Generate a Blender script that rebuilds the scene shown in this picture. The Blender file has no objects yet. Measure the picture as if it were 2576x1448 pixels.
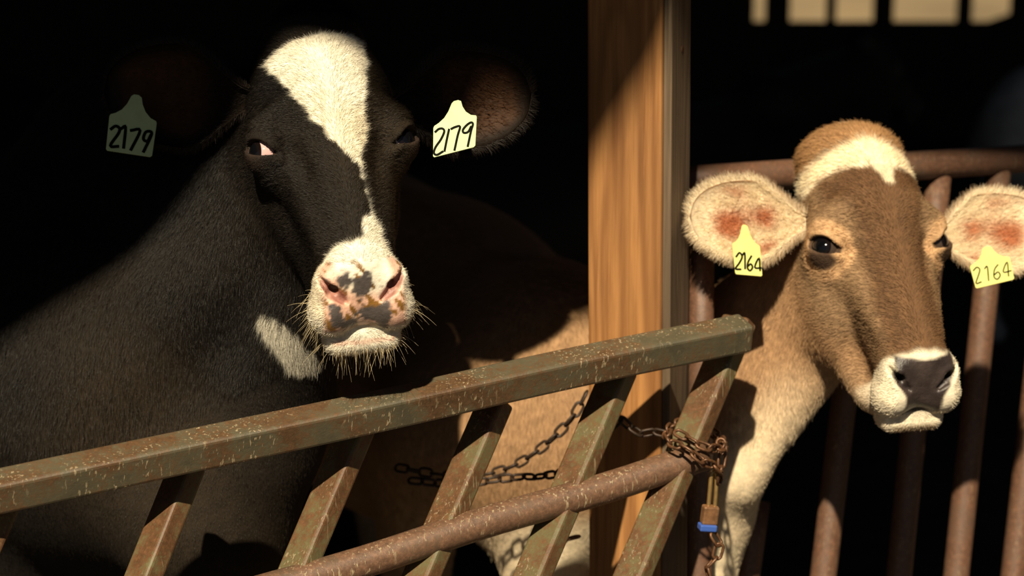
import bpy, bmesh, math, random
import numpy as np
from mathutils import Vector, Matrix
random.seed(7)
rng = np.random.default_rng(7)
scene = bpy.context.scene
COL = scene.collection

# ------------------------------------------------------------------ camera
CAM_H, PITCH, FPX = 1.9, math.radians(12.0), 5000.0
FWD = np.array([0, math.cos(PITCH), -math.sin(PITCH)])
UPV = np.array([0, math.sin(PITCH), math.cos(PITCH)])
CAMP = np.array([0, 0, CAM_H])
cam_data = bpy.data.cameras.new('camera')
cam_data.sensor_width = 36.0
cam_data.lens = FPX * 36.0 / 2576.0
cam_data.clip_start, cam_data.clip_end = 0.05, 200
cam_data.dof.use_dof = True
cam_data.dof.focus_distance = 2.92
cam_data.dof.aperture_fstop = 2.9
cam = bpy.data.objects.new('camera', cam_data)
cam.location = (0, 0, CAM_H)
cam.rotation_euler = (math.radians(90) - PITCH, 0, 0)
COL.objects.link(cam)
scene.camera = cam

# ------------------------------------------------------------------ light
SUN_EL, SUN_AZ = math.radians(48.0), math.radians(10.0)       # azimuth: to the left of straight behind the camera
SUN = np.array([-math.sin(SUN_AZ) * math.cos(SUN_EL), -math.cos(SUN_AZ) * math.cos(SUN_EL), math.sin(SUN_EL)])
sd = bpy.data.lights.new('sun', 'SUN')
sd.energy = 7.0
sd.color = (1.0, 0.86, 0.62)
sd.angle = math.radians(1.0)
so = bpy.data.objects.new('sun', sd)
so.rotation_euler = Vector(SUN).to_track_quat('Z', 'Y').to_euler()
so.location = (-3, -6, 8)
COL.objects.link(so)
world = bpy.data.worlds.new('sky')
scene.world = world
world.use_nodes = True
wn = world.node_tree
wn.nodes.clear()
sky = wn.nodes.new('ShaderNodeTexSky')
sky.sky_type = 'NISHITA'
sky.sun_disc = False
sky.sun_elevation = SUN_EL
sky.sun_rotation = math.pi + SUN_AZ
bg = wn.nodes.new('ShaderNodeBackground')
bg.inputs['Strength'].default_value = 0.016
wo = wn.nodes.new('ShaderNodeOutputWorld')
wn.links.new(sky.outputs[0], bg.inputs[0])
wn.links.new(bg.outputs[0], wo.inputs[0])
scene.view_settings.view_transform = 'Standard'
scene.view_settings.look = 'None'
scene.view_settings.gamma = 1.0
scene.view_settings.use_curve_mapping = False
scene.view_settings.exposure = 0.0


# ------------------------------------------------------------------ helpers
def at(px, py, d):
    """world point seen at pixel (px, py) of the 2576 x 1448 frame at depth d"""
    return CAMP + d * (FWD + np.array([1.0, 0, 0]) * (px - 1288) / FPX - UPV * (py - 724) / FPX)


def proj(p):
    q = np.atleast_2d(p) - CAMP
    d = q @ FWD
    return np.c_[1288 + FPX * q[:, 0] / d, 724 - FPX * (q @ UPV) / d, d]


def tag(o, label=None, cat=None, group=None, kind=None):
    if label: o['label'] = label
    if cat: o['category'] = cat
    if group: o['group'] = group
    if kind: o['kind'] = kind
    return o


def empty(name, loc=(0, 0, 0)):
    o = bpy.data.objects.new(name, None)
    o.empty_display_size = 0.05
    o.location = Vector([float(v) for v in loc])
    COL.objects.link(o)
    return o


def link(name, me, mat=None, parent=None):
    o = bpy.data.objects.new(name, me)
    COL.objects.link(o)
    if mat is not None:
        for m in (mat if isinstance(mat, (list, tuple)) else [mat]):
            me.materials.append(m)
    if parent is not None:
        o.parent = parent
        if parent.parent is None:
            o.matrix_parent_inverse = Matrix.Translation(-Vector(parent.location))
    return o


def mesh_from(name, verts, faces, smooth=True):
    me = bpy.data.meshes.new(name)
    verts = np.asarray(verts, dtype=np.float32)
    if isinstance(faces, np.ndarray):
        n, k = faces.shape
        me.vertices.add(len(verts))
        me.vertices.foreach_set('co', verts.ravel())
        me.loops.add(n * k)
        me.loops.foreach_set('vertex_index', faces.astype(np.int32).ravel())
        me.polygons.add(n)
        me.polygons.foreach_set('loop_start', np.arange(0, n * k, k, dtype=np.int32))
        me.update(calc_edges=True)
    else:
        me.from_pydata([tuple(v) for v in verts.tolist()], [], faces)
        me.update()
    if smooth:
        me.polygons.foreach_set('use_smooth', np.ones(len(me.polygons), dtype=bool))
    return me


class MB:
    """collects shapes, then links them as one mesh object"""
    def __init__(self):
        self.v, self.f = [], []

    def add(self, v, f):
        o = len(self.v)
        self.v += [tuple(float(c) for c in p) for p in v]
        self.f += [tuple(i + o for i in q) for q in f]
        return self

    def box(self, c, half, R=None):
        R = np.eye(3) if R is None else R
        v = [np.asarray(c) + R @ (np.array([sx, sy, sz]) * np.asarray(half)) for sz in (-1, 1) for sy in (-1, 1) for sx in (-1, 1)]
        return self.add(v, [(0, 2, 3, 1), (4, 5, 7, 6), (0, 1, 5, 4), (2, 6, 7, 3), (0, 4, 6, 2), (1, 3, 7, 5)])

    def tube(self, pts, rad, n=16, cap=True, closed=False):
        pts = [np.asarray(p, float) for p in pts]
        m = len(pts)
        rad = [rad] * m if np.isscalar(rad) else rad
        v, f = [], []
        nrm = None
        for i, p in enumerate(pts):
            a = pts[i - 1] if (i > 0 or closed) else p
            b = pts[(i + 1) % m] if (i < m - 1 or closed) else p
            t = b - a
            t /= np.linalg.norm(t)
            if nrm is None:
                h = np.array([0, 0, 1.0]) if abs(t[2]) < 0.9 else np.array([1.0, 0, 0])
                nrm = np.cross(t, h)
            nrm = nrm - t * (nrm @ t)
            nrm /= np.linalg.norm(nrm)
            bn = np.cross(t, nrm)
            for k in range(n):
                a_ = 2 * math.pi * k / n
                v.append(p + rad[i] * (math.cos(a_) * nrm + math.sin(a_) * bn))
        for i in range(m if closed else m - 1):
            for k in range(n):
                j = (i + 1) % m
                f.append((i * n + k, i * n + (k + 1) % n, j * n + (k + 1) % n, j * n + k))
        if cap and not closed:
            f.append(tuple(range(n - 1, -1, -1)))
            f.append(tuple((m - 1) * n + k for k in range(n)))
        return self.add(v, f)

    def build(self, name, mat, parent=None, smooth=False, bevel=0.0, seg=2):
        me = mesh_from(name, np.array(self.v), self.f, smooth)
        bm = bmesh.new()
        bm.from_mesh(me)
        bmesh.ops.recalc_face_normals(bm, faces=bm.faces)
        bm.to_mesh(me)
        bm.free()
        o = link(name, me, mat, parent)
        if bevel > 0:
            m = o.modifiers.new('bevel', 'BEVEL')
            m.width, m.segments, m.limit_method = bevel, seg, 'ANGLE'
            m.angle_limit = math.radians(40)
        return o


# ------------------------------------------------------------------ materials
class NT:
    def __init__(self, name):
        self.m = bpy.data.materials.new(name)
        self.m.use_nodes = True
        self.t = self.m.node_tree
        self.b = self.t.nodes['Principled BSDF']

    def n(self, kind, **kw):
        nd = self.t.nodes.new('ShaderNode' + kind)
        for k, v in kw.items():
            if k in nd.inputs.keys() if hasattr(nd, 'inputs') else False:
                nd.inputs[k].default_value = v
            else:
                setattr(nd, k, v)
        return nd

    def l(self, a, b):
        self.t.links.new(a, b)

    def coords(self, scale=(1, 1, 1), rot=(0, 0, 0), kind='Object'):
        tc = self.t.nodes.new('ShaderNodeTexCoord')
        mp = self.t.nodes.new('ShaderNodeMapping')
        mp.inputs['Scale'].default_value = scale
        mp.inputs['Rotation'].default_value = rot
        self.l(tc.outputs[kind], mp.inputs[0])
        return mp.outputs[0]

    def noise(self, vec, scale, detail=4.0, rough=0.55, dist=0.0):
        nd = self.t.nodes.new('ShaderNodeTexNoise')
        nd.inputs['Scale'].default_value = scale
        nd.inputs['Detail'].default_value = detail
        nd.inputs['Roughness'].default_value = rough
        nd.inputs['Distortion'].default_value = dist
        self.l(vec, nd.inputs['Vector'])
        return nd.outputs['Fac']

    def ramp(self, fac, stops):
        nd = self.t.nodes.new('ShaderNodeValToRGB')
        e = nd.color_ramp.elements
        while len(e) < len(stops):
            e.new(0.5)
        for el, (p, c) in zip(e, stops):
            el.position = p
            el.color = (*c, 1) if len(c) == 3 else c
        self.l(fac, nd.inputs[0])
        return nd.outputs[0]

    def mix(self, fac, a, b, mode='MIX'):
        nd = self.t.nodes.new('ShaderNodeMix')
        nd.data_type, nd.blend_type = 'RGBA', mode
        for i, s in ((0, fac), (6, a), (7, b)):
            if isinstance(s, (int, float)):
                nd.inputs[i].default_value = s
            elif isinstance(s, tuple):
                nd.inputs[i].default_value = (*s, 1)
            else:
                self.l(s, nd.inputs[i])
        return nd.outputs[2]

    def math(self, op, a, b=0.0, clamp=False):
        nd = self.t.nodes.new('ShaderNodeMath')
        nd.operation, nd.use_clamp = op, clamp
        for i, s in ((0, a), (1, b)):
            if isinstance(s, (int, float)):
                nd.inputs[i].default_value = s
            else:
                self.l(s, nd.inputs[i])
        return nd.outputs[0]

    def bump(self, h, strength=0.3, dist=0.002):
        nd = self.t.nodes.new('ShaderNodeBump')
        nd.inputs['Strength'].default_value = strength
        nd.inputs['Distance'].default_value = dist
        self.l(h, nd.inputs['Height'])
        self.l(nd.outputs[0], self.b.inputs['Normal'])

    def attr(self, name):
        nd = self.t.nodes.new('ShaderNodeAttribute')
        nd.attribute_name = name
        return nd


def plain(name, col, rough=0.5, metal=0.0, noise=0.0, scale=40):
    t = NT(name)
    t.b.inputs['Roughness'].default_value = rough
    t.b.inputs['Metallic'].default_value = metal
    if noise:
        f = t.noise(t.coords(), scale)
        c = t.ramp(f, [(0.3, tuple(v * (1 - noise) for v in col)), (0.7, tuple(min(1, v * (1 + noise)) for v in col))])
        t.l(c, t.b.inputs['Base Color'])
    else:
        t.b.inputs['Base Color'].default_value = (*col, 1)
    return t.m


def mat_coat(name, rough=0.55, sheen=0.0, trans=0.0):
    """skin and hair: the colour is the animal's own coat, stored on the surface"""
    t = NT(name)
    a = t.attr('coat')
    f = t.noise(t.coords(), 60, 5)
    v = t.ramp(f, [(0.3, (0.75,) * 3), (0.7, (1.2,) * 3)])
    c = t.mix(1.0, a.outputs['Color'], v, 'MULTIPLY')
    t.l(c, t.b.inputs['Base Color'])
    t.l(t.math('ADD', t.math('MULTIPLY', a.outputs['Alpha'], rough - .30), .30), t.b.inputs['Roughness'])    # damp bare noses
    t.l(t.math('ADD', t.math('MULTIPLY', a.outputs['Alpha'], -.30), .50), t.b.inputs['Specular IOR Level'])
    t.bump(t.noise(t.coords(), 130, 6, .65), .5, .003)
    if trans:
        tr = t.n('BsdfTranslucent')
        t.l(t.mix(1.0, c, (1.0, 0.55, 0.35), 'MULTIPLY'), tr.inputs['Color'])
        mx = t.n('MixShader')
        mx.inputs[0].default_value = trans
        t.l(t.b.outputs[0], mx.inputs[1])
        t.l(tr.outputs[0], mx.inputs[2])
        t.l(mx.outputs[0], t.t.nodes['Material Output'].inputs[0])
    return t.m


def mat_fur(name, rough=0.4, spec=0.5):
    t = NT(name)
    a = t.attr('coat')
    t.l(a.outputs['Color'], t.b.inputs['Base Color'])
    t.b.inputs['Roughness'].default_value = rough
    t.b.inputs['Specular IOR Level'].default_value = spec
    return t.m

# ------------------------------------------------------------------ organic bodies: distance fields turned into one mesh
def s_ell(c, r):
    c, r = np.array(c, np.float32), np.array(r, np.float32)
    def f(p):
        q = (p - c) / r
        k0 = np.sqrt((q * q).sum(1)) + 1e-9
        k1 = np.sqrt(((q / r) ** 2).sum(1)) + 1e-9
        return k0 * (k0 - 1) / k1
    return f


def s_ellr(c, r, M):
    """ellipsoid turned by the 3x3 matrix M (columns = its axes)"""
    M = np.array(M, np.float32)
    e = s_ell((0, 0, 0), r)
    c = np.array(c, np.float32)
    return lambda p: e((p - c) @ M)


def s_cone(a, b, ra, rb):
    a, b = np.array(a, np.float32), np.array(b, np.float32)
    ba = b - a
    bb = float(ba @ ba)
    def f(p):
        pa = p - a
        h = np.clip(pa @ ba / bb, 0, 1)
        return np.sqrt(((pa - h[:, None] * ba) ** 2).sum(1)) - (ra + (rb - ra) * h)
    return f


def s_ring(c, U, V, W, ru, rv, r):
    """an oval ring in the plane U, V"""
    c, U, V, W = [np.array(x, np.float32) for x in (c, U, V, W)]
    def f(p):
        q = p - c
        u, v, w = q @ U, q @ V * (ru / rv), q @ W
        return np.sqrt((np.sqrt(u * u + v * v) - ru) ** 2 + w * w) - r
    return f


def smin(a, b, k):
    h = np.clip(0.5 + 0.5 * (b - a) / k, 0, 1)
    return b + (a - b) * h - k * h * (1 - h)


def smax(a, b, k):
    return -smin(-a, -b, k)


class Body:
    """list of (space, 'add' | 'cut', field, blend); space 'h' = head-local, 'w' = world"""
    def __init__(self, M, T, s):
        self.M, self.T, self.s = M.astype(np.float32), np.array(T, np.float32), s
        self.ops = []

    def add(self, f, k=0.03, space='h'):
        self.ops.append((space, 'add', f, k))

    def cut(self, f, k=0.006, space='h'):
        self.ops.append((space, 'cut', f, k))

    def local(self, p):
        return ((p - self.T) @ self.M) / self.s

    def world(self, q):
        return np.asarray(q) * self.s @ self.M.T + self.T

    def field(self, p):
        p = np.asarray(p, np.float32)
        q = self.local(p)
        d = None
        for sp, op, f, k in self.ops:
            e = f(q) * self.s if sp == 'h' else f(p)
            if d is None:
                d = e
            elif op == 'add':
                d = smin(d, e, k)
            else:
                d = smax(d, -e, k)
        return d

    def hit(self, px, py, d0=1.5, d1=6):
        """where the ray through a pixel meets the surface, in head-local coordinates"""
        o = CAMP
        r = at(px, py, 1.0) - CAMP
        L = np.linalg.norm(r)
        t = d0
        best = (9.0, d0)
        while t < d1:
            v = float(self.field((o + r * t)[None])[0])
            if v < best[0]:
                best = (v, t)
            if v < 3e-4:
                break
            t += max(v, 1.5e-3) * 0.7 / L
        return self.local((o + r * best[1])[None])[0]


def axis(lo, hi, a, b, h0, h1, g=1.09):
    """grid positions: step h0 within [a, b], growing to h1 outside"""
    mid = list(np.arange(a, b, h0))
    x, h, up = mid[-1], h0, []
    while x < hi:
        h = min(h * g, h1)
        x += h
        up.append(x)
    x, h, dn = mid[0], h0, []
    while x > lo:
        h = min(h * g, h1)
        x -= h
        dn.append(x)
    return np.array(dn[::-1] + mid + up, np.float32)


def surface(body, xs, ys, zs, B=6):
    nx, ny, nz = len(xs), len(ys), len(zs)
    bx, by, bz = [np.arange(0, n, B) for n in (nx, ny, nz)]
    def cen(a, idx):
        lo = a[idx]
        hi = a[np.minimum(idx + B, len(a) - 1)]
        return (lo + hi) / 2, (hi - lo)
    cx, wx = cen(xs, bx)
    cy, wy = cen(ys, by)
    cz, wz = cen(zs, bz)
    G = np.stack(np.meshgrid(cx, cy, cz, indexing='ij'), -1).reshape(-1, 3)
    W = np.stack(np.meshgrid(wx, wy, wz, indexing='ij'), -1).reshape(-1, 3)
    dc = body.field(G)
    act = np.abs(dc) < 0.75 * np.sqrt((W * W).sum(1)) + 0.012
    shape = (len(bx), len(by), len(bz))
    act = act.reshape(shape)
    sg = np.where(dc.reshape(shape) < 0, -1.0, 1.0).astype(np.float32)
    ix, iy, iz = np.arange(nx) // B, np.arange(ny) // B, np.arange(nz) // B
    D = sg[np.ix_(ix, iy, iz)].copy()
    m = act[np.ix_(ix, iy, iz)]
    I = np.argwhere(m)
    vals = np.empty(len(I), np.float32)
    for k in range(0, len(I), 400000):
        J = I[k:k + 400000]
        vals[k:k + 400000] = body.field(np.stack([xs[J[:, 0]], ys[J[:, 1]], zs[J[:, 2]]], 1))
    D[I[:, 0], I[:, 1], I[:, 2]] = vals
    S = D < 0
    # naive surface nets
    c = [S[i:nx - 1 + i, j:ny - 1 + j, k:nz - 1 + k] for i in (0, 1) for j in (0, 1) for k in (0, 1)]
    cnt = sum(x.astype(np.int8) for x in c)
    cells = np.argwhere((cnt > 0) & (cnt < 8))
    cid = -np.ones((nx - 1, ny - 1, nz - 1), np.int32)
    cid[cells[:, 0], cells[:, 1], cells[:, 2]] = np.arange(len(cells))
    off = np.array([(i, j, k) for i in (0, 1) for j in (0, 1) for k in (0, 1)])
    cv = np.stack([D[cells[:, 0] + o[0], cells[:, 1] + o[1], cells[:, 2] + o[2]] for o in off], 1)
    acc = np.zeros((len(cells), 3), np.float32)
    num = np.zeros(len(cells), np.float32)
    for a in range(8):
        for b in range(a + 1, 8):
            if np.abs(off[a] - off[b]).sum() != 1:
                continue
            va, vb = cv[:, a], cv[:, b]
            x = (va < 0) != (vb < 0)
            t = np.where(x, va / np.where(x, va - vb, 1), 0)
            p = off[a] + t[:, None] * (off[b] - off[a])
            acc += np.where(x[:, None], p, 0)
            num += x
    loc = acc / num[:, None]
    V = np.stack([A[cells[:, i]] + loc[:, i] * (A[cells[:, i] + 1] - A[cells[:, i]]) for i, A in enumerate((xs, ys, zs))], 1)
    F = []
    for ax in range(3):
        sl0 = [slice(None)] * 3
        sl1 = [slice(None)] * 3
        sl0[ax], sl1[ax] = slice(0, -1), slice(1, None)
        e = np.argwhere(S[tuple(sl0)] != S[tuple(sl1)])
        o1, o2 = [i for i in range(3) if i != ax]
        e = e[(e[:, o1] > 0) & (e[:, o2] > 0) & (e[:, o1] < D.shape[o1] - 1) & (e[:, o2] < D.shape[o2] - 1)]
        q = []
        for da, db in ((1, 1), (0, 1), (0, 0), (1, 0)):
            g = e.copy()
            g[:, o1] -= da
            g[:, o2] -= db
            q.append(cid[g[:, 0], g[:, 1], g[:, 2]])
        q = np.stack(q, 1)
        inside = S[e[:, 0], e[:, 1], e[:, 2]]
        flip = inside if ax != 1 else ~inside
        q[~flip] = q[~flip][:, ::-1]
        F.append(q)
    F = np.concatenate(F)
    F = F[(F >= 0).all(1)]
    return V, F


def grad(body, V, e=0.002):
    g = np.stack([body.field(V + np.eye(3, dtype=np.float32)[i] * e) - body.field(V - np.eye(3, dtype=np.float32)[i] * e) for i in range(3)], 1)
    return g / (np.linalg.norm(g, axis=1)[:, None] + 1e-9)


def body_mesh(name, body, axes, coat_fn, mat):
    V, F = surface(body, *axes)
    N = grad(body, V)
    for _ in range(2):
        V = V - N * np.clip(body.field(V), -0.004, 0.004)[:, None]
    me = mesh_from(name, V, F)
    C = coat_fn(V, N)
    at_ = me.attributes.new('coat', 'FLOAT_COLOR', 'POINT')
    wet = getattr(coat_fn, 'wet', np.zeros(len(C)))
    at_.data.foreach_set('color', np.c_[C, 1 - wet].astype(np.float32).ravel())
    return me, V, F, N, C


def hair(name, parent, mat, roots, dirs, lens, rad, cols, bend=None, npt=4):
    """strands as real hair curves; one object"""
    n = len(roots)
    hc = bpy.data.hair_curves.new(name)
    hc.add_curves([npt] * n)
    t = np.linspace(0, 1, npt)[None, :, None]
    P_ = roots[:, None, :] + dirs[:, None, :] * lens[:, None, None] * t
    if bend is not None:
        P_ = P_ + bend[:, None, :] * lens[:, None, None] * t ** 2
    hc.attributes['position'].data.foreach_set('vector', P_.astype(np.float32).ravel())
    r = hc.attributes.new('radius', 'FLOAT', 'POINT') if 'radius' not in hc.attributes else hc.attributes['radius']
    rr = (np.broadcast_to(np.asarray(rad), (n,))[:, None] * np.linspace(1, 0.25, npt)[None]).astype(np.float32)
    r.data.foreach_set('value', rr.ravel())
    a = hc.attributes.new('coat', 'FLOAT_COLOR', 'CURVE')
    a.data.foreach_set('color', np.c_[cols, np.ones(n)].astype(np.float32).ravel())
    o = link(name, hc, mat, parent)
    tag(o, kind='stuff')
    return o


def sample(V, F, N, C, w, n):
    """n points on the surface, weighted by w per vertex"""
    P0, P1, P2, P3 = V[F[:, 0]], V[F[:, 1]], V[F[:, 2]], V[F[:, 3]]
    area = np.linalg.norm(np.cross(P2 - P0, P3 - P1), axis=1) * 0.5 * w[F].mean(1)
    cs = np.cumsum(area)
    f = np.searchsorted(cs, rng.random(n) * cs[-1])
    f = np.minimum(f, len(F) - 1)
    u, v = rng.random((n, 1)), rng.random((n, 1))
    def lerp(A):
        return (A[F[f, 0]] * (1 - u) + A[F[f, 1]] * u) * (1 - v) + (A[F[f, 3]] * (1 - u) + A[F[f, 2]] * u) * v
    nn = lerp(N)
    return lerp(V), nn / np.linalg.norm(nn, axis=1)[:, None], lerp(C), f


def poly_dist(P2, poly):
    """signed distance (negative inside) of 2-d points to a polygon"""
    poly = np.asarray(poly, float)
    d = np.full(len(P2), 1e9)
    ins = np.zeros(len(P2), bool)
    for i in range(len(poly)):
        a, b = poly[i - 1], poly[i]
        e, w = b - a, P2 - a
        t = np.clip((w @ e) / (e @ e + 1e-12), 0, 1)
        d = np.minimum(d, np.linalg.norm(w - t[:, None] * e, axis=1))
        c = ((a[1] > P2[:, 1]) != (b[1] > P2[:, 1])) & (P2[:, 0] < (b[0] - a[0]) * (P2[:, 1] - a[1]) / (b[1] - a[1] + 1e-12) + a[0])
        ins ^= c
    return np.where(ins, -d, d)


def vnoise(p, f, seed=0):
    """cheap smooth noise in -1..1 from summed sines"""
    r = np.random.default_rng(seed)
    s = 0
    for i in range(6):
        k = r.normal(size=3) * f
        s = s + np.sin(p @ k + r.random() * 6.28)
    return s / 3.0


def step(x, a, b):
    t = np.clip((x - a) / (b - a), 0, 1)
    return t * t * (3 - 2 * t)


def head_frame(yaw, pitch, roll):
    """columns: head-local x (picture right), y (out of the face), z (muzzle to poll) in the world"""
    y, p, r = [math.radians(v) for v in (yaw, pitch, roll)]
    M = np.array([[1, 0, 0], [0, -math.cos(p), math.sin(p) * -1], [0, math.sin(p), math.cos(p)]], float)
    M[:, 1] = (0, -math.cos(p), math.sin(p))
    M[:, 2] = (0, math.sin(p), math.cos(p))
    Ry = np.array([[math.cos(y), -math.sin(y), 0], [math.sin(y), math.cos(y), 0], [0, 0, 1]])
    Rr = np.array([[math.cos(r), 0, -math.sin(r)], [0, 1, 0], [math.sin(r), 0, math.cos(r)]])
    return Rr @ Ry @ M


def build_head(b, kind):
    """skull, face, jaw and muzzle in head-local metres: eyes near z = 0, poll at +z, muzzle at -z"""
    br = kind == 'brown'
    b.add(s_ell((0, -.095, .065), (.108, .095, .142)), .03)                      # forehead
    b.add(s_ell((0, -.085, .165 if br else .182), (.078 if not br else .090, .065, .056 if not br else .042)), .04)       # poll
    for s in (-1, 1):
        b.add(s_ell((s * .091, -.075, -.026), (.037, .048, .048)), .03)           # orbit
        b.add(s_cone((s * .052, -.028, .020), (s * .106, -.05, .000), .024, .016), .02)   # brow
        b.add(s_ell((s * (.052 + .026 * br), -.165 - .008 * br, -.035 - .030 * br), (.05, .085, .115)), .04)           # cheek
        b.add(s_cone((s * (.042 + .014 * br), -.172 - .036 * br, -.08), (s * (.028 + .006 * br), -.130 - .044 * br, -.262), .045, .032 + .003 * br), .035)    # jaw
        b.add(s_cone((s * .078, -.085, -.06), (s * .05, -.07, -.15), .018, .012), .03)       # cheekbone ridge
    b.add(s_cone((0, -.062, .02), (0, -.068, -.25), .066, .049), .04)           # bridge of the nose
    b.add(s_cone((0, -.105, -.06), (0, -.095, -.26), .062, .046), .04)
    b.add(s_box(planum(0, -.006, 0), PLM, (.050, .050, .034), .020), .022)                        # muzzle block with its flat nose
    for s in (-1, 1):
        b.add(s_ell((s * .047, -.096, -.306), (.031, .040, .036)), .022)          # lips at the sides
        b.add(s_ell(planum(s * .047, .008, .020), (.021, .024, .024)), .016)      # nostril wings
        b.add(s_cone((s * .060, -.062, -.08), (s * .044, -.055, -.215), .016, .012), .02)
    b.add(s_box(planum(0, -.076, -.008), PLM, (.057, .027, .030), .021), .005)     # lower lip and chin
    b.add(s_ell((0, -.150 - .010 * br, -.285), (.046, .034, .045)), .02)
    if br:
        b.add(s_cone((0, -.195, -.08), (0, -.172, -.255), .05, .036), .03)
    # mouth line
    pts = []
    for i in range(9):
        a = -1.2 + 2.4 * i / 8
        pts.append((.080 * math.sin(a), -.112 - .016 * (1 - math.cos(a)), -.284 - .066 * math.cos(a)))
    for p, q in zip(pts[:-1], pts[1:]):
        b.cut(s_cone(p, q, .0032, .0032), .006)
    # nostrils: a comma running up and out, going deep
    for s in (-1, 1):
        for p, q, r0, r1 in nostril(s):
            b.cut(s_cone(p, q, r0, r1), .004)
    # eyes: socket, lids
    for s in (-1, 1):
        e = EYE * np.array([s, 1, 1])
        W = np.array([s * .60, .80, -.05])
        W /= np.linalg.norm(W)
        U = np.cross(W, (0, 0, 1.0))
        U /= np.linalg.norm(U)
        # inner corner sits lower: turn the opening
        Vv = np.cross(U, W)
        if Vv[2] < 0: Vv = -Vv
        if U[0] * s > 0: U = -U           # U points to the nose
        ang = math.radians(38)
        U2 = U * math.cos(ang) - Vv * math.sin(ang)
        V2 = Vv * math.cos(ang) + U * math.sin(ang)
        b.add(s_ell(e, (.0300, .0300, .0300)), .012)                              # lids over the ball
        b.add(s_cone(e + U2 * -.026 + V2 * .0165 + W * .015, e + U2 * .012 + V2 * .0185 + W * .0205, .0075, .0065), .006)
        b.add(s_cone(e + U2 * .022 + V2 * -.004 + W * .014, e + U2 * .040 + V2 * -.004 + W * .008, .008, .006), .010)
        b.cut(s_slit(e, U2, V2, W, .0285 if not br else .0300, .0118 if not br else .0145, .010), .003)
        b.cut(s_cone((s * .074, -.026, -.060), (s * .060, -.022, -.105), .010, .007), .022)    # hollow below the inner corner


PLC = np.array([0, -.080, -.274])                                              # nose block: centre and axes
PLM = np.array([[1, 0, 0], [0, .71, .704], [0, .704, -.71]]).T.copy()
PLM = np.stack([(1, 0, 0), (0, .70, .714), (0, .714, -.70)], 1)


def planum(x, v, n):
    return PLC + PLM @ np.array([x, v, n], float)


def nostril(s):
    a, m, c = planum(s * .060, .020, .030), planum(s * .045, .001, .045), planum(s * .027, -.016, .040)
    return [(a, m, .0045, .0085), (m, c, .0085, .004), (m, planum(s * .036, .012, .010), .0082, .006)]


def s_slit(c, U, V, W, a, b, w0):
    """almond prism along W, used to open the eyelids"""
    c, U, V, W = [np.array(x, np.float32) for x in (c, U, V, W)]
    def f(p):
        q = p - c
        u, v, w = q @ U, q @ V, q @ W
        au = np.abs(u) / a
        e = (np.sqrt(au ** 1.6 * (au > 0) + (v / b) ** 2) - 1) * b
        return np.maximum(e, w0 - w)
    return f


def s_box(c, M, half, r):
    M, c, h = np.array(M, np.float32), np.array(c, np.float32), np.array(half, np.float32) - r
    def f(p):
        q = np.abs((p - c) @ M) - h
        return np.sqrt((np.maximum(q, 0) ** 2).sum(1)) + np.minimum(q.max(1), 0) - r
    return f


EYE = np.array([.103, -.066, -.036])


def eyeballs(parent, b, mat, gaze):
    for s in (-1, 1):
        c = b.world(EYE * np.array([s, 1, 1]) + np.array([s * -.001, -.001, 0]))
        g = b.M.astype(float) @ np.array([s * gaze[s][0], gaze[s][1], -.05])
        bm = bmesh.new()
        bmesh.ops.create_uvsphere(bm, u_segments=28, v_segments=18, radius=.0255 * b.s)
        me = bpy.data.meshes.new('eye')
        bm.to_mesh(me)
        bm.free()
        me.polygons.foreach_set('use_smooth', np.ones(len(me.polygons), dtype=bool))
        q = Vector(g).to_track_quat('Z', 'Y')
        o = bpy.data.objects.new('eye', me)
        COL.objects.link(o)
        me.materials.append(mat)
        o.parent = parent
        o.matrix_parent_inverse = Matrix.Translation(-Vector(parent.location))
        o.location = Vector(c)
        o.rotation_euler = q.to_euler()


def mat_eye(name, iris, white):
    t = NT(name)
    tc = t.t.nodes.new('ShaderNodeTexCoord')
    sp = t.t.nodes.new('ShaderNodeSeparateXYZ')
    nm = t.n('VectorMath', operation='NORMALIZE')
    t.l(tc.outputs['Object'], nm.inputs[0])
    t.l(nm.outputs[0], sp.inputs[0])
    c = t.ramp(t.math('MULTIPLY_ADD', sp.outputs[2], 0.5), [(0.0, white), (1.0, white)])
    f = t.math('ADD', t.math('MULTIPLY', sp.outputs[2], 0.5), 0.5)
    c = t.ramp(f, [(0.80, white), (0.815, iris), (0.90, iris), (0.915, (0.003, 0.003, 0.004))])
    t.l(c, t.b.inputs['Base Color'])
    t.b.inputs['Roughness'].default_value = 0.08
    return t.m


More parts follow.
